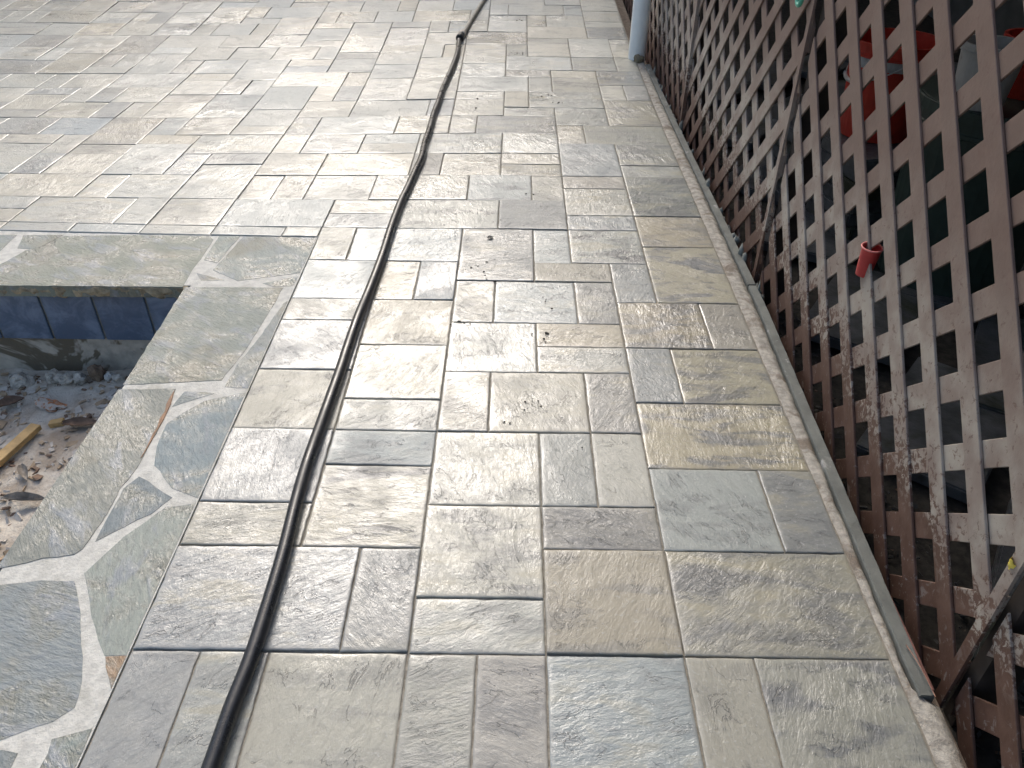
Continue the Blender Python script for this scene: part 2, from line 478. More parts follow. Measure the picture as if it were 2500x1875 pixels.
path_list, patio_list = parse(PATH), parse(PATIO)
taken = set()


def cells(p): return [(i, j) for i in range(p[0], p[1]) for j in range(int(math.floor(p[2])), int(math.ceil(p[3])))]


clean = {}
for nm, lst in (("path", path_list), ("patio", patio_list)):
    keep = []
    for p in lst:
        cs = [c for c in cells(p) if not (p[2] == 13.38)]
        if any(c in taken for c in cs):
            continue
        taken.update(cs); keep.append(p)
    clean[nm] = keep
rnd = random.Random(11)
for j in range(-8, 50):                         # whatever is left over is filled with the same module
    for i in range(-30, 5):
        if (i, j) in taken: continue
        inpath = i >= -6
        if not inpath and j < 14: continue
        if not inpath and i < -24 and j < 24: continue
        if (inpath and j < -6): continue
        opts = [(2, 2), (3, 2), (2, 1), (1, 2), (2, 3)]
        rnd.shuffle(opts)
        for w, h in opts + [(1, 2), (2, 1), (1, 1)]:
            cs = [(i + a, j + b) for a in range(w) for b in range(h)]
            if all(c not in taken and c[0] < 5 and (c[0] >= -6) == inpath for c in cs):
                taken.update(cs)
                tone = rnd.choice("wwwbbgsp" if not inpath else "wbbgspp")
                clean["path" if inpath and j < 44 else "patio"].append((i, i + w, float(j), float(j + h), tone))
                break


def axis(n_len):
    """cut positions across a paver: tight at the arris, even across the face"""
    e = [0.0, 0.0016, 0.0042, 0.012]
    n = max(2, int((n_len - 0.024) / 0.024))
    mid = [0.012 + (n_len - 0.024) * k / n for k in range(1, n)]
    return e + mid + [n_len - q for q in reversed(e)]


PROF = {0: -0.0014, 1: -0.0003, 2: 0.0}


def paver(parent, p, gap, seed):
    i0, i1, j0, j1, tone = p
    c00, c10, c01, c11 = gpos(i0, j0), gpos(i1, j0), gpos(i0, j1), gpos(i1, j1)
    lx = (i1 - i0) * U - gap; ly = (j1 - j0) * U - gap
    r = random.Random(seed)
    near = c00[1] < 2.6
    ax, ay = axis(lx), axis(ly)
    if not near:                                   # far pavers need fewer cuts
        ax = ax[:4] + ax[4:-4:2] + ax[-4:]; ay = ay[:4] + ay[4:-4:2] + ay[-4:]
    cx = (c00[0] + c11[0]) / 2; cy = (c00[1] + c11[1]) / 2
    cz = ground(cy)
    tx, ty = r.gauss(0, 0.0032), r.gauss(0, 0.0032)
    dz = r.gauss(0, 0.0013)
    rot = r.gauss(0, 0.0022)
    off = Vector((r.uniform(-50, 50), r.uniform(-50, 50), 0))
    amp = r.uniform(0.0003, 0.0009)
    V, E_ = [], []
    nx, ny = len(ax), len(ay)
    for b, yy in enumerate(ay):
        for a, xx in enumerate(ax):
            s = (xx + gap / 2) / (lx + gap); t = (yy + gap / 2) / (ly + gap)
            wx = (c00[0] * (1 - s) + c10[0] * s) * (1 - t) + (c01[0] * (1 - s) + c11[0] * s) * t
            wy = (c00[1] * (1 - s) + c10[1] * s) * (1 - t) + (c01[1] * (1 - s) + c11[1] * s) * t
            qx, qy = wx - cx, wy - cy
            qx, qy = qx - rot * qy, qy + rot * qx
            d = min(xx, yy, lx - xx, ly - yy)
            k = min(a, b, nx - 1 - a, ny - 1 - b)
            z = PROF.get(k, 0.0)
            npv = Vector((qx * 1.0, qy * 1.6, 0)) * 13 + off
            if k <= 2:
                w = noise.noise(npv * 3.2)
                z += -0.0024 * max(w, 0) * (1 if k < 2 else 0.5)
                jx = noise.noise(npv * 2.1 + Vector((9, 0, 0))) * 0.0024
                jy = noise.noise(npv * 2.1 + Vector((0, 9, 0))) * 0.0024
                qx += jx; qy += jy
            else:
                f = min((d - 0.012) / 0.03, 1.0)
                z += amp * f * (noise.fractal(npv, 0.9, 2.1, 4) - 0.15)
            z += dz + tx * qx + ty * qy + ground(wy) - cz
            V.append((qx, qy, z)); E_.append(d)
    F = [(b * nx + a, b * nx + a + 1, (b + 1) * nx + a + 1, (b + 1) * nx + a) for b in range(ny - 1) for a in range(nx - 1)]
    ring = [a for a in range(nx)] + [b * nx + nx - 1 for b in range(1, ny)] + [(ny - 1) * nx + a for a in range(nx - 2, -1, -1)] + [b * nx for b in range(ny - 2, 0, -1)]
    base = len(V)
    n = len(ring)
    for q in ring:                                 # side faces carry their own vertices so the arris stays crisp
        V.append(V[q]); E_.append(0.0)
    for q in ring:
        V.append((V[q][0], V[q][1], V[q][2] - 0.035)); E_.append(0.0)
    F += [(base + k, base + n + k, base + n + (k + 1) % n, base + (k + 1) % n) for k in range(n)]
    o = mesh_obj("paver", V, F, M_PAVER, parent, (cx, cy, cz), smooth=True)
    at = o.data.attributes.new("edge", 'FLOAT', 'POINT')
    at.data.foreach_set("value", E_)
    col, band = TONES[tone]
    if i1 <= -4 and j0 > 13:                       # wet glare on the pool-side field is put into its colour: paler, less banded
        col = tuple(a * 0.62 + b * 0.38 for a, b in zip(col, (0.425, 0.415, 0.375))); band *= 0.6
    else:
        col = tuple(a * 0.86 + b * 0.14 for a, b in zip(col, (0.40, 0.395, 0.355))); band *= 0.9
    m = r.gauss(1.0, 0.06); wv = r.gauss(0, 0.012)
    o.color = (max(col[0] * m * 0.935 + wv, 0.05), max(col[1] * m * 0.975, 0.05), max(col[2] * m * 0.955 - wv, 0.05), min(max(band + r.gauss(0, 0.15), 0.0), 1.0))
    return o


def bed_sheet(name, i0, i1, j0, j1, dz, mat):
    js = [j0 + (j1 - j0) * k / 40 for k in range(41)]
    V, F = [], []
    for j in js:
        for i in (i0, i1):
            x, y = gpos(i, j)
            V.append((x, y, ground(y) + dz))
    F = [(2 * k, 2 * k + 1, 2 * k + 3, 2 * k + 2) for k in range(40)]
    return tag(mesh_obj(name, V, F, mat), kind="structure")


path = bed_sheet("path", -6.0, 5.03, -8, 44, -0.0050, M_SAND)
patio = bed_sheet("patio", -30, -5.98, 13.36, 52, -0.0075, M_SAND2)
seed = 1
for nm, par, gap in (("path", path, 0.0046), ("patio", patio, 0.0038)):
    lst = clean[nm]
    cpos = Vector((-0.085, -1.06))
    lst.sort(key=lambda p: (Vector(gpos((p[0] + p[1]) / 2, (p[2] + p[3]) / 2)) - cpos).length)
    for p in lst[:298]:
        paver(par, p, gap, seed); seed += 1
    rest = lst[298:]
    if rest:
        obs = [paver(par, p, gap, seed + k) for k, p in enumerate(rest)]
        seed += len(rest)
        bm = bmesh.new()
        for o in obs:
            n0 = len(bm.verts)
            bm.from_mesh(o.data)
            bm.verts.ensure_lookup_table()
            for q in bm.verts[n0:]: q.co += Vector(o.location)
        me = bpy.data.meshes.new("distant_pavers"); bm.to_mesh(me); bm.free()
        me.materials.append(M_PAVER)
        far = bpy.data.objects.new("distant_pavers", me); COL.objects.link(far); far.parent = par
        far["kind"] = "stuff"; far.color = (0.42, 0.40, 0.36, 0.4)
        for o in obs:
            bpy.data.objects.remove(o, do_unlink=True)

# mortar haunch along the right edge of the path
M_MORTAR = plain("pale_mortar", (0.43, 0.40, 0.34), 0.8, 0.30, 40, 0.8, 0.3, (0.24, 0.20, 0.155), 9.0, 0.50, 0.66, rnd=False)


def board_l(y): return 0.786 + 0.040 * min(max(y / 1.5, 0), 1)


V, F = [], []
n = 150
for k in range(n + 1):
    y = -1.1 + 5.95 * k / n
    e = noise.noise(Vector((y * 9, 0, 3))) * 0.004 + noise.noise(Vector((y * 31, 0, 7))) * 0.003
    g = ground(y) - 0.004
    xl = 0.7645 + 0.0015 * noise.noise(Vector((y * 20, 4, 0)))
    xr = max(board_l(y) + e * 1.6, xl + 0.010) if y > -0.09 else 0.826 + e * 2
    for f, z in ((0, -0.001), (0.35, 0.002), (0.7, 0.001), (1.0, -0.007)):
        V.append((xl + (xr - xl) * f, y, g + z + 0.0025 * noise.noise(Vector((y * 25, f * 4, 1)))))
    V.append((xr + 0.002, y, g - 0.06))
F = [(k * 5 + a, k * 5 + a + 1, (k + 1) * 5 + a + 1, (k + 1) * 5 + a) for k in range(n) for a in range(4)]
tag(mesh_obj("mortar_edging", V, F, M_MORTAR, smooth=True), kind="structure")

# ------------------------------------------------------------------ pool: coping, tile band, shell, floor
M_GROUT = plain("white_grout", (0.66, 0.645, 0.575), 0.75, 0.14, 40, 0.6, 0.3, (0.46, 0.445, 0.375), 7, 0.50, 0.74, rnd=False)
M_RUST = plain("rust_stained_stone", (0.28, 0.15, 0.075), 0.55, 0.3, 25, 0.5)
cop_poly = [(-3.4, 1.605), (-1.318, 1.612), (-1.318, -1.2), (-0.9185, -1.2), (-0.9185, 2.060), (-3.4, 2.12)]
v, f = prism(ccw(cop_poly), -0.045, -0.0045)
coping = tag(mesh_obj("pool_coping", v, f, M_GROUT), kind="structure")
STONES = {
    'S1': [(-2.421, 1.588), (-2.523, 1.746), (-2.124, 1.758), (-2.085, 1.876), (-1.986, 1.983), (-1.651, 2.004), (-1.38, 2.003), (-1.35, 1.966), (-1.348, 1.827), (-1.353, 1.74), (-1.344, 1.600)],
    'S2': [(-2.126, 1.897), (-2.161, 1.984), (-1.995, 1.993), (-2.048, 1.892)],
    'S2b': [(-2.535, 1.899), (-2.586, 1.975), (-2.188, 1.985), (-2.184, 1.873), (-2.37, 1.761)],
    'S3': [(-1.336, 2.012), (-1.249, 2.015), (-1.272, 1.794), (-1.335, 1.82)],
    'S4': [(-1.233, 2.012), (-0.924, 2.026), (-0.922, 1.876), (-0.926, 1.723), (-1.062, 1.679), (-1.149, 1.651), (-1.271, 1.736)],
    'S5': [(-1.05, 1.634), (-0.925, 1.696), (-0.931, 1.618), (-0.998, 1.613)],
    'S6': [(-1.33, 1.711), (-1.201, 1.656), (-1.292, 1.65)],
    'S7': [(-1.335, 1.596), (-0.964, 1.605), (-0.966, 1.498), (-0.987, 1.192), (-1.019, 1.005), (-1.171, 0.988), (-1.322, 0.973)],
    'S8': [(-0.922, 1.505), (-0.923, 0.965), (-0.998, 0.97), (-0.994, 1.09), (-0.968, 1.22), (-0.934, 1.49)],
    'S9': [(-1.327, 0.947), (-1.149, 0.955), (-1.132, 0.805), (-1.129, 0.604), (-1.142, 0.505), (-1.139, 0.413), (-1.149, 0.29), (-1.163, 0.27), (-1.237, 0.255), (-1.322, 0.224), (-1.331, 0.205)],
    'S10': [(-1.118, 0.943), (-1.019, 0.937), (-1.129, 0.863)],
    'S11': [(-0.924, 0.939), (-1.04, 0.896), (-1.086, 0.834), (-1.115, 0.782), (-1.108, 0.676), (-1.084, 0.598), (-1.004, 0.508), (-0.923, 0.473)],
    'S12': [(-1.11, 0.554), (-0.992, 0.472), (-1.024, 0.415), (-1.131, 0.313), (-1.133, 0.413), (-1.133, 0.505)],
    'S13': [(-0.923, 0.453), (-0.995, 0.438), (-1.065, 0.328), (-1.114, 0.212), (-1.082, 0.16), (-1.043, 0.09), (-1.0, 0.025), (-0.971, -0.014), (-0.922, -0.013)],
    'S13o': [(-0.968, -0.017), (-0.922, -0.016), (-0.9215, -0.096)],
    'S14': [(-1.332, 0.168), (-1.296, 0.174), (-1.205, 0.188), (-1.126, 0.188), (-1.083, 0.124), (-0.99, -0.077), (-0.98, -0.139), (-1.011, -0.171), (-1.095, -0.21), (-1.332, -0.27)],
    'S15': [(-0.995, -0.206), (-0.922, -0.183), (-0.922, -0.27), (-0.922, -0.399), (-0.973, -0.4)],
    'S16': [(-1.332, -0.32), (-1.083, -0.232), (-1.048, -0.235), (-1.044, -0.335), (-1.157, -0.436), (-1.332, -0.46)],
    'X1': [(-3.38, 1.60), (-2.6, 1.60), (-2.62, 1.80), (-2.68, 1.975), (-3.38, 1.96)],
    'X2': [(-1.332, -0.49), (-1.16, -0.46), (-0.97, -0.43), (-0.922, -0.42), (-0.922, -0.80), (-1.332, -0.76)],
    'X3': [(-1.332, -0.79), (-0.922, -0.83), (-0.922, -1.19), (-1.332, -1.19)],
}
SCOL = {'S1': (0.27, 0.275, 0.225), 'S2': (0.25, 0.265, 0.235), 'S2b': (0.30, 0.32, 0.28), 'S3': (0.30, 0.325, 0.30), 'S4': (0.28, 0.30, 0.285),
        'S5': (0.30, 0.315, 0.29), 'S6': (0.33, 0.29, 0.23), 'S7': (0.255, 0.27, 0.24), 'S8': (0.28, 0.285, 0.275), 'S9': (0.27, 0.265, 0.235),
        'S10': (0.27, 0.285, 0.28), 'S11': (0.24, 0.28, 0.30), 'S12': (0.225, 0.25, 0.265), 'S13': (0.37, 0.375, 0.335), 'S13o': (0.42, 0.22, 0.10),
        'S14': (0.29, 0.305, 0.315), 'S15': (0.31, 0.345, 0.325), 'S16': (0.26, 0.27, 0.27)}
for key, poly in STONES.items():
    poly = ccw([(a, min(b + 0.032, 2.035) if b > 1.955 else b) for a, b in poly])
    cx = sum(q[0] for q in poly) / len(poly); cy = sum(q[1] for q in poly) / len(poly)
    r = random.Random(key)
    fine = []
    for k in range(len(poly)):                         # hand-cut outline
        a, b = poly[k], poly[(k + 1) % len(poly)]
        L = math.dist(a, b); m = max(1, int(L / 0.03))
        straight = (abs(a[0] - b[0]) < 0.012 and (a[0] > -0.93 or a[0] < -1.31)) or (min(a[1], b[1]) > 1.97)
        for s in range(m):
            t = s / m
            x, y = a[0] + (b[0] - a[0]) * t, a[1] + (b[1] - a[1]) * t
            w = (0.0012 if straight else 0.0042)
            fine.append((x - cx + w * noise.noise(Vector((x * 40, y * 40, 1))), y - cy + w * noise.noise(Vector((x * 40, y * 40, 9)))))
    bm = bmesh.new()
    vs = [bm.verts.new((x, y, 0)) for x, y in fine]
    top = bm.faces.new(vs)
    inset = bmesh.ops.inset_region(bm, faces=[top], thickness=0.0035, use_even_offset=True)
    for q in top.verts: q.co.z += 0.0022
    outer = [q for q in vs]
    low = {q: bm.verts.new((q.co.x, q.co.y, -0.045 if key in ('S1', 'S7', 'S9', 'S14', 'X1', 'X2', 'X3', 'S16') else -0.02)) for q in outer}
    for k in range(len(outer)):
        a, b = outer[k], outer[(k + 1) % len(outer)]
        bm.faces.new((a, low[a], low[b], b))
    bmesh.ops.recalc_face_normals(bm, faces=bm.faces[:])
    me = bpy.data.meshes.new("flagstone"); bm.to_mesh(me); bm.free()
    me.materials.append(M_FLAG)
    o = bpy.data.objects.new("flagstone", me); COL.objects.link(o); o.parent = coping
    o.location = (cx, cy, -0.0056 + r.gauss(0, 0.0004))
    c = SCOL.get(key, (0.27, 0.275, 0.25)); o.color = (c[0] * 0.86, c[1] * 0.93, c[2] * 0.90, 1)
    if key == 'S13o': o["label"] = "orange rust-coloured tip of the flagstone beside the paving"
rust = ccw([(-1.149, 0.945), (-1.136, 0.876), (-1.1315, 0.802), (-1.1315, 0.729), (-1.1315, 0.635), (-1.1340, 0.625), (-1.1345, 0.68), (-1.1385, 0.729), (-1.1365, 0.765), (-1.1435, 0.801), (-1.141, 0.84), (-1.149, 0.875), (-1.150, 0.91)])
v, f = prism(rust, -0.004, -0.0012)
o = mesh_obj("rust_vein", v, f, M_RUST, coping)
o["label"] = "rust brown vein along the flagstone edge"

# ragged broken face of the coping over the tiles
M_RAG = plain("broken_stone_face", (0.36, 0.29, 0.185), 0.7, 0.45, 22, 0.9, 0.3, (0.42, 0.38, 0.30), 9, 0.55, 0.66, rnd=False)
V, F = [], []
n = 170
for k in range(n + 1):
    x = -3.4 + 2.075 * k / n
    yb = 1.5965 + 0.006 * noise.noise(Vector((x * 9, 2, 0)))
    for m, (dy, z) in enumerate(((0.010, -0.0035), (0.0, -0.010), (-0.004, -0.028), (0.004, -0.046), (0.02, -0.060), (0.05, -0.062))):
        nn = noise.noise(Vector((x * 26, m * 1.7, 0))) + 0.6 * noise.noise(Vector((x * 70, m * 3.1, 4)))
        V.append((x, yb + dy + (0.012 * nn if 0 < m < 5 else 0), z + (0.010 * nn if 1 < m < 5 else 0)))
F = [(k * 6 + a, (k + 1) * 6 + a, (k + 1) * 6 + a + 1, k * 6 + a + 1) for k in range(n) for a in range(5)]
mesh_obj("broken_edge", V, F, M_RAG, coping)

M_TILE = NT("blue_pool_tile")
_v, _oi = M_TILE.objcoord()
_n = M_TILE.noise(_v, 9, 5, 0.65, 0.5); _f = M_TILE.noise(_v, 60, 4, 0.6)
_c = M_TILE.mix(M_TILE.ramp(_n, 0.38, 0.66), (0.085, 0.125, 0.19), (0.18, 0.24, 0.33))
_c = M_TILE.mix(M_TILE.ramp(_f, 0.58, 0.72, 0, 0.35), _c, (0.16, 0.20, 0.27))
_c = M_TILE.mix(M_TILE.ramp(M_TILE.noise(_v, 5, 4), 0.55, 0.7, 0, 0.5), _c, (0.035, 0.04, 0.05))
M_TILE = M_TILE.set(_c, 0.32, M_TILE.bump(_f, 0.3, 0.003), 0.5)
M_SHELL = plain("stained_concrete", (0.44, 0.40, 0.33), 0.85, 0.25, 14, 0.6, 0.3, (0.16, 0.135, 0.095), 2.6, 0.50, 0.54, rnd=False)
M_TGROUT = plain("tile_grout", (0.20, 0.20, 0.18), 0.8, 0.2, 30, 0.2)
v, f = box_geo(-6.0, -1.28, 1.638, 1.72, -0.52, -0.05)
wall = tag(mesh_obj("pool_wall", v, f, M_SHELL), kind="structure")
v, f = box_geo(-1.30, -1.22, -4.0, 1.636, -0.52, -0.05)
wall2 = tag(mesh_obj("pool_wall", v, f, M_SHELL), kind="structure")
v, f = box_geo(-3.4, -1.301, 1.634, 1.6379, -0.266, -0.07)
mesh_obj("grout_backing", v, f, M_TGROUT, wall)
x = -1.306
for k in range(10):
    w = 0.2035
    v, f = box_geo(0, w - 0.006, 0, 0.009, -0.268, -0.064)
    x0 = -1.309 - 0.2075 - 0.2075 * k + 0.003
    o = mesh_obj("tile", v, f, M_TILE, wall, (x0, 1.6255 + random.uniform(-0.001, 0.001), random.uniform(-0.002, 0.002)))
    bevel(o, 0.002, 2)
for k in range(14):
    v, f = box_geo(-0.009, 0, 0, 0.1975, -0.268, -0.064)
    o = mesh_obj("tile", v, f, M_TILE, wall2, (-1.3005, 1.40 - 0.2075 * k, 0)); bevel(o, 0.002, 2)

M_FLOORP = NT("pool_floor_debris_soil")
_v = M_FLOORP.worldpos()
_a = M_FLOORP.noise(_v, 6, 5, 0.65, 0.5); _b = M_FLOORP.noise(_v, 45, 5, 0.7)
_c = M_FLOORP.mix(M_FLOORP.ramp(_a, 0.36, 0.62), (0.42, 0.34, 0.255), (0.66, 0.60, 0.50))
_c = M_FLOORP.mix(M_FLOORP.ramp(_b, 0.55, 0.72, 0, 0.7), _c, (0.55, 0.51, 0.45))
_c = M_FLOORP.mix(M_FLOORP.ramp(_b, 0.40, 0.28, 0, 0.7), _c, (0.08, 0.06, 0.045))
M_FLOORP = M_FLOORP.set(_c, 0.75, M_FLOORP.bump(_b, 0.8, 0.012), 0.3)


def pool_z(x, y):
    return -0.425 + 0.035 * noise.noise(Vector((x * 2.2, y * 2.2, 0))) + 0.016 * noise.noise(Vector((x * 8, y * 8, 3))) + 0.006 * noise.noise(Vector((x * 27, y * 27, 5)))


V, F = [], []
nx, ny = 110, 110
for b in range(ny + 1):
    for a in range(nx + 1):
        xx = -4.0 + 2.71 * a / nx; yy = -2.0 + 3.637 * b / ny
        V.append((xx, yy, pool_z(xx, yy)))
F = [(b * (nx + 1) + a, b * (nx + 1) + a + 1, (b + 1) * (nx + 1) + a + 1, (b + 1) * (nx + 1) + a) for b in range(ny) for a in range(nx)]
tag(mesh_obj("pool_floor", V, F, M_FLOORP, smooth=True), kind="structure")

# ------------------------------------------------------------------ unseen deck and walls, added to darken the lattice side
M_CONC = plain("added_wall_render", (0.20, 0.20, 0.19), 0.9, 0.15, 6)
M_DECK = plain("added_deck_timber", (0.16, 0.115, 0.085), 0.75, 0.25, 8)
v, f = box_geo(3.6, 3.8, -3.0, 9.5, -0.4, 6.2)
tag(mesh_obj("added_house_wall", v, f, M_CONC), kind="structure")  # unseen house wall, added to shade the right-hand side
deck = tag(empty("deck", (0.9, 3.0, 1.7)), kind="structure")  # unseen deck, added to keep the space behind the lattice dark
deck["kind"] = "structure"
for k in range(19):
    v, f = box_geo(0.0, 0.118, -5.9, 6.4, 0.0, 0.035)
    mesh_obj("added_deck_board", v, f, M_DECK, deck, (0.0 + 0.144 * k, 0, 0))  # boards spaced wide so some daylight falls through
for k in range(21):
    v, f = box_geo(0.02, 2.68, -0.02, 0.02, -0.15, -0.002)
    mesh_obj("joist", v, f, M_DECK, deck, (0, -5.8 + 0.6 * k, 0))
v, f = box_geo(-0.01, 0.015, -5.9, 6.4, -0.2, -0.003)
mesh_obj("fascia", v, f, M_DECK, deck)
for yy in (-2.98, 9.3):
    v, f = box_geo(1.0, 3.598, yy, yy + 0.15, -0.4, 1.66)
    tag(mesh_obj("added_end_wall", v, f, M_CONC), kind="structure")  # unseen end walls, added to close daylight out of that space

# ------------------------------------------------------------------ lattice fence panels
FX = 0.885                                  # front face of the lattice
M_SLIT = plain("brown_batten", (0.15, 0.105, 0.08), 0.6, 0.25, 20)


def clip(poly, a, b, c):
    """keep a*y + b*z <= c"""
    out = []
    for k in range(len(poly)):
        p, q = poly[k], poly[(k + 1) % len(poly)]
        dp, dq = a * p[0] + b * p[1] - c, a * q[0] + b * q[1] - c
        if dp <= 0: out.append(p)
        if dp * dq < 0:
            t = dp / (dp - dq)
            out.append((p[0] + (q[0] - p[0]) * t, p[1] + (q[1] - p[1]) * t))
    return out


def lattice(y0, y1, zb, zt, front_sign, ph_minus, pit_minus, ph_plus, pit_plus, label, xoff=0.0, lean=0.0):
    """front_sign -1: slats of constant y-z in front; +1: slats of constant y+z in front"""
    root = empty("lattice_panel", (FX + xoff, (y0 + y1) / 2, zb))
    tag(root, label, "lattice panel", "brown lattice panels under the deck")
    rect = [(y0, zb), (y1, zb), (y1, zt), (y0, zt)]
    T = 0.0070
    hw = 0.0425
    r = random.Random(label)
    for sgn, ph, pit in ((-1, ph_minus, pit_minus), (1, ph_plus, pit_plus)):
        layer = 0 if sgn == front_sign else 1
        lo = min(q[0] + sgn * q[1] for q in rect); hi = max(q[0] + sgn * q[1] for q in rect)
        k0 = math.floor((lo - ph) / pit) - 1; k1 = math.ceil((hi - ph) / pit) + 1
        for k in range(k0, k1 + 1):
            c = ph + k * pit + r.gauss(0, 0.0025)
            w = hw * r.uniform(0.95, 1.05)
            poly = clip(clip(rect, 1, sgn, c + w), -1, -sgn, -(c - w))
            if len(poly) < 3: continue
            ar = abs(sum(poly[m][0] * poly[(m + 1) % len(poly)][1] - poly[(m + 1) % len(poly)][0] * poly[m][1] for m in range(len(poly)))) / 2
            if ar < 0.0006: continue
            x0 = layer * (T + 0.0006) + r.uniform(0, 0.0015)
            cy = sum(q[0] for q in poly) / len(poly); cz = sum(q[1] for q in poly) / len(poly)
            n = len(poly)
            V = [(0, q[0] - cy, q[1] - cz) for q in poly] + [(T, q[0] - cy, q[1] - cz) for q in poly]
            F = [tuple(range(n - 1, -1, -1)), tuple(range(n, 2 * n))] + [(m, (m + 1) % n, n + (m + 1) % n, n + m) for m in range(n)]
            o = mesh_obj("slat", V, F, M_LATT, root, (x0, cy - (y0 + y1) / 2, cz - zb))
            bevel(o, 0.0012, 1)
            bm = bmesh.new(); bm.from_mesh(o.data); bmesh.ops.recalc_face_normals(bm, faces=bm.faces[:]); bm.to_mesh(o.data); bm.free()
    return root


ZT = 1.5
PY = (-1.8659, -0.0552, 1.7424, 3.5699, 5.3835, 7.197)      # panel joints
G = 0.011
near = lattice(PY[1] + G, PY[2] - G - 0.018, -0.20, ZT, -1, 1.4997, 0.2143, 0.6274, 0.2188, "weathered lattice panel nearest the camera, red cup in one of its openings, splashed with cement")
mid = lattice(PY[2] + G, PY[3] - G, -0.17, ZT, 1, 1.3016, 0.2156, 2.8617, 0.2204, "middle lattice panel with front slats leaning up to the right, green cord on its corner")
far_p = lattice(PY[3] + G, PY[4] - G, -0.10, ZT, -1, 3.5022, 0.2146, 3.797, 0.2156, "far lattice panel standing right behind the pale grey downpipe")
cut_p = lattice(PY[0] + G, PY[1] - G, -0.20, ZT, -1, -0.4904, 0.2143, 0.3106, 0.2188, "lattice panel cut off by the lower right corner of the picture", 0.004)
last_p = lattice(PY[4] + G, PY[5] - G, 0.0, ZT, -1, 5.3672, 0.2146, 5.6527, 0.2156, "farthest sliver of lattice at the top edge behind the downpipe")
for root, a, b in ((near, PY[1], PY[2]), (mid, PY[2], PY[3]), (far_p, PY[3], PY[4])):      # upright strip closing the near end of each panel
    v, f = box_geo(-0.0085, -0.0006, 0.0, 0.030, 0.0, ZT - root.location.z)
    mesh_obj("edge_strip", v, f, M_LATT, root, (0, a + G - (a + b) / 2, 0))
v, f = box_geo(-0.012, 0.006, -0.020, -0.002, 0.0, ZT + 0.17)
mesh_obj("batten", v, f, M_LATT, mid, (-0.001, (PY[3] - PY[2]) / 2, 0.0))
M_POST = plain("dark_post", (0.05, 0.04, 0.033), 0.8, 0.3, 12)
for kk in (1, 2, 3, 4):
    yy = PY[kk]
    v, f = box_geo(0.0, 0.09, -0.02, 0.02, -0.35, 1.50)
    o = mesh_obj("fence_post", v, f, M_POST, None, (FX + 0.024, yy, 0))
    lab = {1: "dark timber post behind the joint at the near end of the lattice", 2: "dark timber post behind the joint between near and middle lattice panels",
           3: "dark timber post behind the joint between middle and far lattice panels", 4: "dark timber post behind the farthest lattice joint"}[kk]
    tag(o, lab, "post", "posts behind the lattice")

# grey-green edging boards between mortar and lattice
M_BOARD = plain("grey_green_board", (0.145, 0.150, 0.132), 0.7, 0.22, 9, 0.45, 0.4, (0.42, 0.41, 0.38), 11, 0.60, 0.72, rnd=False)
M_REDLINE = plain("faded_red_edge", (0.17, 0.075, 0.06), 0.7, 0.3, 20)


def board(y0, y1, xs, label, zt=0.006, red=False):
    root = empty("edging_board", (xs(y0), y0, 0))
    tag(root, label, "board", "edging boards along the path")
    V, F = [], []
    n = max(8, int((y1 - y0) / 0.03))
    for k in range(n + 1):
        y = y0 + (y1 - y0) * k / n
        x = xs(y) - xs(y0)
        g = ground(y)
        w = 0.0335
        e1 = 0.003 * noise.noise(Vector((y * 11, 1, 0))); e2 = 0.004 * noise.noise(Vector((y * 17, 5, 0)))
        for dx, z in ((0.0, -0.16), (0.0 + e1 * 0.4, zt - 0.004), (0.003 + e1 * 0.4, zt), (w - 0.003 + e2 * 0.5, zt), (w + e2 * 0.5, zt - 0.004), (w, -0.16)):
            V.append((x + dx, y - y0, g + z + (0.0015 * noise.noise(Vector((y * 23, dx * 90, 2))) if z > 0 else 0)))
    F = [(k * 6 + a, (k + 1) * 6 + a, (k + 1) * 6 + a + 1, k * 6 + a + 1) for k in range(n) for a in range(5)]
    F += [tuple(range(6)), tuple(n * 6 + a for a in range(5, -1, -1))]
    mesh_obj("plank", V, F, M_BOARD, root)
    if red:
        v, f = box_geo(0.0365, 0.0435, 0.02, y1 - y0 - 0.5, -0.12, zt - 0.012)
        mesh_obj("red_edge_strip", v, f, M_REDLINE, root)
    return root


board(-0.09, 1.655, lambda y: board_l(y) + 0.001, "near grey-green edging board with a faded red strip beside the lattice", red=True)
board(1.665, 4.72, lambda y: board_l(y) + 0.001 - 0.010 * max(0, (y - 2.2) / 2.5), "far grey-green edging board running up to the downpipe")

# dried cement dribbles clinging to the board's fence side
M_DRIB = plain("cement_dribble", (0.20, 0.21, 0.185), 0.8, 0.3, 30, 0.5)
V, F = [], []
r = random.Random(5)
for k in range(70):
    y = r.uniform(1.6, 4.6)
    v, f = lump(k, r.uniform(0.005, 0.016), r.uniform(0.006, 0.022), r.uniform(0.01, 0.05), 0.5, 1)
    b0 = len(V)
    x = board_l(y) + 0.030 - 0.010 * max(0, (y - 2.2) / 2.5) + r.uniform(0.0, 0.016)
    z = ground(y) + r.uniform(-0.06, 0.004)
    V += [(q.x + x, q.y + y, q.z + z) for q in v]; F += [tuple(b0 + m for m in t) for t in f]
o = mesh_obj("cement_dribbles", V, F, M_DRIB, smooth=True)
tag(o, "grey cement dribbles dried along the edging board by the lattice", "cement", kind="stuff")

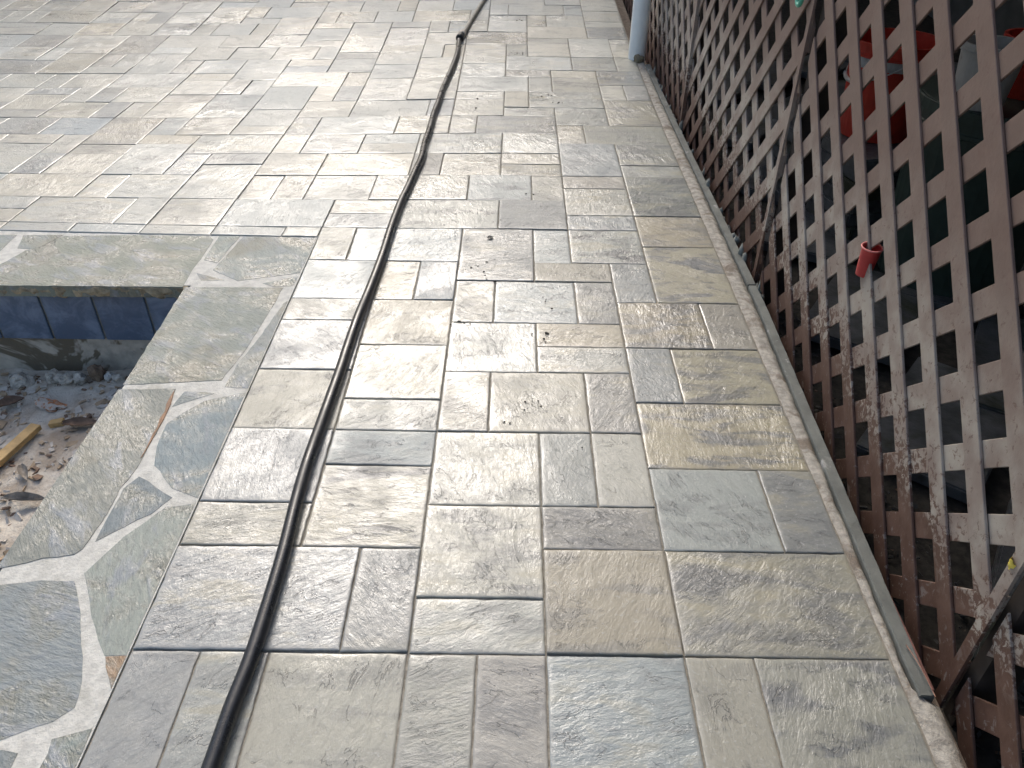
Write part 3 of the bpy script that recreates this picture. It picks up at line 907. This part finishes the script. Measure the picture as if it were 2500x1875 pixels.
# ------------------------------------------------------------------ downpipe
M_PIPE = plain("pale_grey_pvc", (0.88, 0.89, 0.84), 0.35, 0.04, 10, 0.0, 0.5, (0.52, 0.55, 0.50), 3, 0.62, 0.80)
M_MUD = plain("dried_mud", (0.24, 0.20, 0.13), 0.9, 0.35, 40, 0.6)
pipe = empty("downpipe", (0.772, 4.875, ground(4.875)))
tag(pipe, "pale grey round downpipe standing at the path's right edge", "pipe")
v, f = lathe([(0.060, -0.06), (0.060, 2.4), (0.055, 2.4), (0.055, -0.06)], 36)
mesh_obj("pipe_tube", v, f, M_PIPE, pipe, smooth=True)
v, f = lathe([(0.0605, 1.15), (0.067, 1.155), (0.067, 1.28), (0.0605, 1.285)], 36)
mesh_obj("pipe_collar", v, f, M_PIPE, pipe, smooth=True)
v, f = lump(3, 0.034, 0.022, 0.030, 0.5, 3)
o = mesh_obj("mud_clump", v, f, M_MUD, None, (0.778, 4.795, ground(4.8) + 0.014), smooth=True)
tag(o, "clump of dried brown mud stuck at the foot of the downpipe", "mud")

# ------------------------------------------------------------------ hoses
M_HOSE = NT("black_rubber_hose")
_v = M_HOSE.worldpos()
_n = M_HOSE.noise(_v, 60, 5, 0.7); _m = M_HOSE.noise(_v, 9, 3)
_c = M_HOSE.mix(M_HOSE.ramp(_n, 0.52, 0.8, 0.0, 0.3), (0.010, 0.013, 0.017), (0.13, 0.135, 0.13))
M_HOSE = M_HOSE.set(_c, M_HOSE.ramp(_m, 0.3, 0.7, 0.22, 0.42), M_HOSE.bump(_n, 0.15, 0.002), 0.5)
M_HOSE2 = plain("dusty_tan_hose", (0.27, 0.25, 0.20), 0.5, 0.2, 20, 0.2)
M_BLACK = plain("black_plastic", (0.02, 0.02, 0.02), 0.35, 0.2, 20)
M_CREAM = plain("cream_plastic", (0.48, 0.43, 0.34), 0.5, 0.15, 20)
HOSE = [(-0.506, 5.19), (-0.499, 4.883), (-0.511, 4.582), (-0.529, 4.29), (-0.542, 4.079), (-0.549, 3.817), (-0.558, 3.606), (-0.558, 3.359), (-0.564, 3.138), (-0.561, 2.912), (-0.574, 2.73), (-0.588, 2.516), (-0.6, 2.374), (-0.607, 2.207), (-0.611, 2.055), (-0.613, 1.831), (-0.622, 1.581), (-0.634, 1.358), (-0.638, 1.163), (-0.639, 1.037), (-0.645, 0.799), (-0.65, 0.593), (-0.647, 0.44), (-0.639, 0.265), (-0.637, 0.092), (-0.639, -0.041), (-0.647, -0.149), (-0.651, -0.273), (-0.658, -0.424), (-0.665, -0.7), (-0.66, -1.1)]
HR = 0.0178


def hosepath(pts, r): return catmull([(x, y, ground(y) + r + 0.001) for x, y in pts], 8)


hose = empty("garden_hose", (-0.64, 1.0, 0))
tag(hose, "long black rubber hose snaking up the paver path", "hose")
v, f = tube([q - Vector((-0.64, 1.0, 0)) for q in hosepath(HOSE, HR)], HR, 16)
mesh_obj("hose_tube", v, f, M_HOSE, hose, smooth=True)
cdir = Vector((0.022, 0.30, ground(5.5) - ground(5.2))).normalized()
c0 = Vector((-0.5045, 5.20, ground(5.2) + 0.024)) - Vector((-0.64, 1.0, 0))
v, f = tube([c0 + cdir * t for t in (0, 0.004, 0.05, 0.056, 0.1, 0.104)], lambda k: (0.021, 0.027, 0.027, 0.024, 0.024, 0.02)[k], 18)
coup = mesh_obj("coupling", v, f, M_BLACK, hose, smooth=False)
v, f = tube([c0 + cdir * t for t in (0.012, 0.014, 0.020, 0.022)], lambda k: (0.0272, 0.0292, 0.0292, 0.0272)[k], 18)
mesh_obj("grip_ring", v, f, M_BLACK, coup)
hose2 = empty("garden_hose", (-0.4, 6.0, ground(6.0)))
tag(hose2, "tan dusty hose beyond the black coupling at the top of the picture", "hose")
P2 = [(-0.488, 5.31), (-0.471, 5.45), (-0.442, 5.703), (-0.403, 6.009), (-0.366, 6.286), (-0.315, 6.666), (-0.264, 7.142), (-0.20, 7.6), (-0.17, 8.2)]
v, f = tube([q - Vector((-0.4, 6.0, ground(6.0))) for q in hosepath(P2, 0.0165)], 0.0165, 14)
mesh_obj("hose_tube", v, f, M_HOSE2, hose2, smooth=True)
c1 = Vector((-0.490, 5.305, ground(5.3) + 0.022)) - Vector((-0.4, 6.0, ground(6.0)))
v, f = tube([c1 + cdir * t for t in (0, 0.004, 0.055, 0.07)], lambda k: (0.02, 0.025, 0.025, 0.017)[k], 18)
mesh_obj("hose_fitting", v, f, M_CREAM, hose2)

M_GREEN = plain("mint_green_plastic", (0.10, 0.42, 0.29), 0.4, 0.15, 20)
pts = []
for k in range(15):
    t = math.pi * (1.0 + k / 14)
    pts.append((0, 0.034 * math.cos(t), 0.055 * math.sin(t)))
pts = [(0.0, -0.040, 0.5), (0.0, -0.036, 0.12)] + pts + [(0.004, 0.036, 0.12), (0.004, 0.042, 0.5)]
v, f = tube([Vector(q) for q in catmull(pts, 3)], 0.0075, 10)
o = mesh_obj("green_cord", v, f, M_GREEN, None, (FX - 0.022, 1.8661, 1.019), smooth=True)
tag(o, "mint green plastic cord loop hanging on the lattice at the top edge", "cord")

# ------------------------------------------------------------------ stored things behind the lattice
M_SLAB = plain("dark_wet_slab", (0.12, 0.125, 0.125), 0.35, 0.35, 10, 0.5, 0.5, (0.055, 0.06, 0.035), 3)
M_REDP = plain("red_plastic", (0.62, 0.055, 0.03), 0.4, 0.12, 10)
M_REDD = plain("old_red_plastic", (0.45, 0.045, 0.04), 0.45, 0.15, 10)
M_WHITE = plain("white_plastic", (0.55, 0.54, 0.50), 0.45, 0.1, 12, 0.0, 0.4, (0.33, 0.30, 0.25), 5)
M_OLIVE = plain("olive_plastic", (0.19, 0.17, 0.06), 0.5, 0.2, 10)
M_DGREEN = plain("dark_green_plastic", (0.05, 0.075, 0.06), 0.4, 0.2, 8)
r = random.Random(3)
slabs = []
for a in range(6):
    for b in range(9):
        cx = 1.32 + 0.42 * a + r.uniform(-0.02, 0.02); cy = -1.2 + 0.72 * b + 0.28 * a + r.uniform(-0.03, 0.03)
        if cy < -2.3 or cx > 3.3: continue
        v, f = box_geo(-0.18, 0.18, -0.33, 0.33, 0, 0.045)
        o = mesh_obj("stone_slab", v, f, M_SLAB, None, (cx, cy, -0.135 + ground(cy) + r.uniform(0, 0.02)))
        bevel(o, 0.006, 2)
        o.rotation_euler = (r.gauss(0, 0.015), r.gauss(0, 0.015), -0.62 + r.gauss(0, 0.04))
        tag(o, "dark wet slab lying flat on the floor behind the lattice", "slab", "dark slabs on the floor under the deck")
stack_labels = ["bottom dark slab of the pile under the red bucket", "second dark slab up in the pile under the red bucket", "third dark slab up in the pile under the red bucket",
                "fourth dark slab up in the pile under the red bucket", "fifth dark slab up in the pile under the red bucket", "sixth dark slab up in the pile under the red bucket", "top dark slab of the pile that carries the red bucket"]
BX, BY, BZ = 1.53, 2.52, 0.315
for k in range(7):
    v, f = box_geo(-0.30, 0.34, -0.36, 0.42, 0, 0.058)
    o = mesh_obj("stone_slab", v, f, M_SLAB, None, (BX + 0.06, BY + 0.06, BZ - 0.06 * (7 - k)))
    bevel(o, 0.006, 2)
    o.rotation_euler = (0, 0, 0.25 + r.gauss(0, 0.06))
    tag(o, stack_labels[k], "slab")


def bucket(name, loc, h, r0, r1, mat, label, cat, band=None, handle=True, tilt=(0, 0, 0), rim=0.008):
    root = empty(name, loc)
    root.rotation_euler = tilt
    tag(root, label, cat)
    v, f = lathe([(0.0, 0.004), (r0, 0.0), (r0 + (r1 - r0) * 0.5, h * 0.5), (r1 - 0.002, h * 0.86), (r1 + 0.004, h * 0.865), (r1 + 0.004, h * 0.885), (r1 - 0.001, h * 0.89),
                  (r1, h - 0.012), (r1 + rim, h - 0.010), (r1 + rim, h), (r1 - 0.004, h), (r0 - 0.004, 0.010), (0.0, 0.010)], 40)
    mesh_obj("body", v, f, mat, root, smooth=False)
    if band:
        rr0 = r0 + (r1 - r0) * 0.74; rr1 = r0 + (r1 - r0) * 0.85
        v, f = lathe([(rr0 + 0.0015, h * 0.74), (rr1 + 0.004, h * 0.85), (rr1 + 0.001, h * 0.85)], 40)
        mesh_obj("label_band", v, f, band, root, smooth=True)
    if handle:
        pts = [Vector((0.0, (r1 + 0.012) * math.cos(t), h * 0.88 - 0.10 * math.sin(t) * (r1 / 0.15))) + Vector((-(r1 + 0.012) * math.sin(t) * 0.9, 0, 0)) for t in [math.pi * k / 16 for k in range(17)]]
        v, f = tube(pts, 0.003, 8)
        hd = mesh_obj("handle", v, f, M_WHITE if mat is not M_WHITE else M_BLACK, root, smooth=True)
        v, f = tube(pts[6:11], 0.009, 10)
        mesh_obj("grip", v, f, M_WHITE if mat is not M_WHITE else M_BLACK, hd, smooth=True)
    return root


bucket("bucket", (BX, BY, BZ + 0.001), 0.40, 0.15, 0.182, M_REDP, "large red plastic bucket with a grey band behind the near lattice panel", "bucket", M_WHITE)
cup = empty("cup", (0.889, 0.914, 0.462))
cup.rotation_euler = (0.04, 0.02, 0)
cup.scale = (0.8, 0.8, 0.8)
tag(cup, "small bright red plastic cup tucked into an opening of the near lattice panel", "cup")
v, f = lathe([(0.0, 0.0), (0.025, 0.0), (0.0335, 0.104), (0.0312, 0.104), (0.0225, 0.004), (0.0, 0.004)], 32)
mesh_obj("cup_wall", v, f, M_REDD, cup, smooth=False)
v, f = lathe([(0.0322, 0.1035), (0.0362, 0.1035), (0.0372, 0.106), (0.0362, 0.1085), (0.0325, 0.1085), (0.0318, 0.106), (0.0322, 0.1035)], 32)
mesh_obj("rim", v, f, plain("pale_red_rim", (0.70, 0.22, 0.19), 0.4, 0.1, 10), cup, smooth=True)
tub = bucket("tub", (1.74, 1.96, -0.09), 0.74, 0.26, 0.30, M_DGREEN, "big dark green tub behind the lattice at the right edge", "tub", None, False)
bucket("bucket", (1.56, 1.84, 0.652), 0.21, 0.085, 0.105, M_WHITE, "white bucket with olive inside standing on the green tub", "bucket", None, False)
v, f = lathe([(0.0, 0.741), (0.298, 0.741), (0.312, 0.735), (0.312, 0.70), (0.309, 0.70)], 40)
mesh_obj("lid", v, f, M_DGREEN, tub)
bucket("bucket", (1.80, 1.98, 0.652), 0.20, 0.10, 0.12, M_REDP, "open red bucket at the top right corner behind the lattice", "bucket", None, False)
# ------------------------------------------------------------------ debris in the empty pool
M_WOOD = plain("fresh_cut_timber", (0.52, 0.34, 0.14), 0.6, 0.2, 25, 0.3)
M_STONE_P = plain("pale_rubble", (0.50, 0.46, 0.39), 0.8, 0.35, 30, 0.8, 0.3, (0.15, 0.14, 0.12), 14)
M_STONE_D = plain("brown_rubble", (0.20, 0.145, 0.10), 0.85, 0.3, 30, 0.8, 0.3)
M_BRICKC = plain("orange_brick_chip", (0.46, 0.20, 0.09), 0.8, 0.3, 40, 0.5, 0.3, (0.52, 0.46, 0.39), 30, 0.44, 0.52)
M_LEAFB = plain("dry_leaf", (0.17, 0.105, 0.065), 0.6, 0.35, 30, 0.3)
M_BARK = plain("bark", (0.30, 0.26, 0.21), 0.85, 0.35, 30, 0.7)


def stick(name, a, b, w, t, mat, label, cat, lift=0.012):
    a, b = Vector((*a, pool_z(*a) + lift)), Vector((*b, pool_z(*b) + lift))
    d = b - a
    v, f = box_geo(-w / 2, w / 2, 0, d.length, -t / 2, t / 2)
    o = mesh_obj(name, v, f, mat, None, a)
    o.rotation_euler = d.to_track_quat('Y', 'Z').to_euler()
    bevel(o, 0.002, 1)
    return tag(o, label, cat)


stick("timber_offcut", (-1.935, 0.90), (-1.853, 1.225), 0.042, 0.022, M_WOOD, "pale yellow timber offcut lying on the pool floor", "timber", 0.03)
stick("wood_block", (-1.835, 1.272), (-1.783, 1.278), 0.030, 0.022, M_WOOD, "small orange wood block on the pool floor near the timber offcut", "wood block", 0.012)
for (x, y, sx, sy, sz, m, lab) in [
        (-2.08, 1.545, 0.048, 0.034, 0.030, M_STONE_P, "pale grey stone at the left end of the row by the pool wall"),
        (-1.95, 1.560, 0.036, 0.030, 0.030, M_STONE_P, "pale stone second from the left along the pool wall"),
        (-1.89, 1.552, 0.034, 0.030, 0.028, M_STONE_P, "grey stone in the middle of the row along the pool wall"),
        (-1.837, 1.545, 0.026, 0.026, 0.026, M_STONE_P, "small round pale stone left of the brown stone"),
        (-1.775, 1.570, 0.031, 0.026, 0.042, M_STONE_D, "upright brown stone leaning on the pool wall"),
        (-1.728, 1.565, 0.019, 0.018, 0.022, M_WHITE, "little white stone right of the brown stone"),
        (-1.685, 1.545, 0.022, 0.017, 0.018, M_STONE_P, "small pale stone at the right end of the row by the pool wall")]:
    v, f = lump(x * 7, sx, sy, sz, 0.45, 3)
    o = mesh_obj("stone", v, f, m, None, (x, y, pool_z(x, y) + sz * 0.55), smooth=False)
    tag(o, lab, "stone", "stones along the pool wall")


def curl_leaf(loc, L, Wd, rz, label, mat, curl=0.5):
    V, F = [], []
    n, m = 10, 4
    for a in range(n + 1):
        t = a / n
        w = Wd * math.sin(math.pi * (0.08 + 0.9 * t)) ** 0.8
        for b in range(m + 1):
            s = b / m - 0.5
            V.append((L * (t - 0.5), s * w, curl * w * (abs(s) * 2) ** 1.6 * 0.7 + 0.2 * L * (t - 0.5) ** 2 + 0.004 * noise.noise(Vector((t * 6, s * 5, L * 90)))))
    k = len(V)
    V += [(q[0], q[1], q[2] - 0.0012) for q in V]
    for a in range(n):
        for b in range(m):
            q = a * (m + 1) + b
            F.append((q, q + 1, q + m + 2, q + m + 1)); F.append((k + q + m + 1, k + q + m + 2, k + q + 1, k + q))
    o = mesh_obj("leaf", V, F, mat, None, loc, smooth=True)
    o.rotation_euler = (0.1, 0.05, rz)
    return tag(o, label, "leaf")


curl_leaf((-2.055, 1.405, pool_z(-2.055, 1.405) + 0.012), 0.10, 0.055, 0.7, "curled dark brown leaf at the left edge of the pool floor", M_LEAFB)
curl_leaf((-1.70, 1.248, pool_z(-1.70, 1.248) + 0.012), 0.13, 0.045, 0.12, "long curled brown leaf beside the flagstone edge in the pool", M_LEAFB)
curl_leaf((-1.72, 0.86, pool_z(-1.72, 0.86) + 0.014), 0.14, 0.035, 0.02, "strip of pale bark near the lower left of the pool floor", M_BARK, 0.9)
curl_leaf((-0.183, 2.037, 0.004), 0.028, 0.018, 0.5, "tiny pale leaf lying on a dark paver", plain("pale_leaf", (0.46, 0.41, 0.32), 0.6))
curl_leaf((-1.78, 0.98, pool_z(-1.78, 0.98) + 0.01), 0.09, 0.03, -0.9, "grey curled leaf on the pool floor below the timber offcut", M_BARK, 0.8)
o = curl_leaf((FX - 0.012, -0.0318, 0.3517), 0.040, 0.022, 0, "bright yellow leaf caught in the lattice at the right edge", plain("yellow_leaf", (0.72, 0.56, 0.10), 0.5))
o.rotation_euler = (0.3, 1.2, 0.2)
v, f = lump(5.3, 0.070, 0.028, 0.012, 0.7, 3)
o = mesh_obj("brick_chip", v, f, M_BRICKC, None, (-1.89, 1.39, pool_z(-1.89, 1.39) + 0.008))
o.rotation_euler = (0, 0, -0.4)
tag(o, "broken orange brick piece lying on the pool floor", "brick")

# loose chips and litter on the pool floor
def scatter(name, n, region, mats, label, cat, zfun, size, seed, dens=None):
    r = random.Random(seed)
    V, F, MI = [], [], []
    while n > 0:
        x, y = r.uniform(region[0], region[1]), r.uniform(region[2], region[3])
        if dens and noise.noise(Vector((x * 4, y * 4, seed))) < r.uniform(-0.5, 0.35): continue
        n -= 1
        L = r.uniform(*size) * (1.8 if r.random() < 0.12 else 1); w = L * r.uniform(0.25, 0.7); h = L * r.uniform(0.08, 0.3)
        a = r.uniform(0, 6.28); tl = r.gauss(0, 0.35); tl2 = r.gauss(0, 0.3)
        R = Matrix.Rotation(a, 3, 'Z') @ Matrix.Rotation(tl, 3, 'X') @ Matrix.Rotation(tl2, 3, 'Y')
        bv, bf = box_geo(-L / 2, L / 2, -w / 2, w / 2, 0, h)
        b0 = len(V)
        for q in bv:
            q = Vector((q[0] * r.uniform(0.6, 1.1), q[1] * r.uniform(0.5, 1.1), q[2] * r.uniform(0.5, 1.3)))
            q = R @ q
            V.append((q.x + x, q.y + y, q.z + zfun(x, y) + 0.001))
        F += [tuple(b0 + m for m in t) for t in bf]
        mi = r.choices(range(len(mats)), [m[1] for m in mats])[0]
        MI += [mi] * 6
    o = mesh_obj(name, V, F, None)
    for m in mats: o.data.materials.append(m[0])
    o.data.polygons.foreach_set("material_index", MI)
    return tag(o, label, cat, kind="stuff")


M_CH1 = plain("bleached_chip", (0.55, 0.50, 0.43), 0.8, 0.2, 20)
M_CH2 = plain("tan_chip", (0.42, 0.31, 0.20), 0.8, 0.25, 20)
scatter("pool_litter", 2600, (-2.9, -1.33, -0.2, 1.60), [(M_CH1, 6), (M_CH2, 6), (M_LEAFB, 3), (M_BRICKC, 0.4)],
        "bleached chips, bark shreds and leaf litter covering the pool floor", "litter", pool_z, (0.008, 0.030), 4, True)

# dark crumbs of mud dropped along the path
M_CRUMB = plain("dark_mud_crumb", (0.045, 0.038, 0.03), 0.8, 0.3, 60)
CR = [(-0.25, 2.286), (-0.07, 2.318), (-0.009, 2.329), (-0.151, 2.193), (-0.307, 3.958), (-0.304, 3.782), (-0.389, 3.807), (0.111, 4.037), (0.072, 4.02), (0.174, 3.905), (-0.07, 4.95), (0.328, 5.885), (-0.053, 5.801), (-0.189, 1.717), (-0.164, 1.681), (-0.009, 1.509), (0.037, 1.505), (0.02, 1.289), (-0.061, 0.912), (-0.042, 0.904), (-0.003, 0.901), (0.104, 0.675), (-0.059, 4.932), (-0.271, 1.352), (-0.244, 1.792), (0.009, 2.528), (-0.084, 0.805)]
V, F = [], []
r = random.Random(8)
for k, (x, y) in enumerate(CR):
    for m in range(r.randint(1, 5)):
        s = r.uniform(0.0015, 0.005) * (1 if y > 1.2 else 0.7)
        v, f = lump(k * 5 + m, s * r.uniform(0.8, 1.8), s, s * 0.6, 0.5, 1)
        b0 = len(V)
        px, py = x + r.gauss(0, 0.018), y + r.gauss(0, 0.014)
        V += [(q.x + px, q.y + py, q.z + ground(py) + 0.0025) for q in v]; F += [tuple(b0 + w for w in t) for t in f]
tag(mesh_obj("mud_crumbs", V, F, M_CRUMB), "dark crumbs of mud scattered over the pavers", "mud", kind="stuff")

# soil, grit and rubble strip between the board and the lattice
M_GRIT = plain("rubble_grit", (0.075, 0.073, 0.066), 0.85, 0.4, 30, 0.5)
scatter("rubble_strip", 1200, (0.872, 1.10, -1.0, 5.0), [(M_GRIT, 9), (M_LEAFB, 1)],
        "grit and rubble lying in the dark gap between board and lattice", "rubble", lambda x, y: -0.13 + ground(y), (0.006, 0.02), 9)
# reddish wire stub at the board's near end
v, f = tube([Vector(q) for q in catmull([(0, 0, 0), (0.006, -0.06, 0.006), (0.010, -0.13, 0.004)], 5)], 0.0011, 8)
o = mesh_obj("copper_wire", v, f, plain("copper", (0.30, 0.15, 0.10), 0.35, 0.1), None, (0.803, 0.03, 0.012), smooth=True)
tag(o, "thin copper coloured wire lying at the near end of the edging board", "wire")

# ------------------------------------------------------------------ unseen wood, added beyond the patio for the wet stones to mirror
M_WOODLEAF = plain("added_tree_foliage", (0.055, 0.085, 0.035), 0.6, 0.5, 1.2)
r = random.Random(21)
V, F = [], []
for k in range(26000):
    x = r.uniform(-22, 9)
    top = 5.6 + 1.4 * noise.noise(Vector((x * 0.45, 0, 0))) + 0.8 * noise.noise(Vector((x * 1.6, 3, 0)))
    z = r.uniform(0.2, top) if r.random() < 0.8 else r.uniform(top * 0.7, top + 0.5)
    y = 14.0 + 1.8 * noise.noise(Vector((x * 0.8, z * 0.8, 4))) + r.uniform(0, 2.5) + 0.012 * (x + 6) ** 2 * -1
    q = Vector((x, y, z + 0.4))
    a = Vector((r.gauss(0, 1), r.gauss(0, 1), r.gauss(0, 1))).normalized() * r.uniform(0.10, 0.24)
    b = a.cross(Vector((r.gauss(0, 1), r.gauss(0, 1), r.gauss(0, 1)))).normalized() * r.uniform(0.06, 0.14)
    n0 = len(V)
    V += [q - a, q + b, q + a, q - b]
    F.append((n0, n0 + 1, n0 + 2, n0 + 3))
tag(mesh_obj("added_woodland", V, F, M_WOODLEAF), kind="stuff")
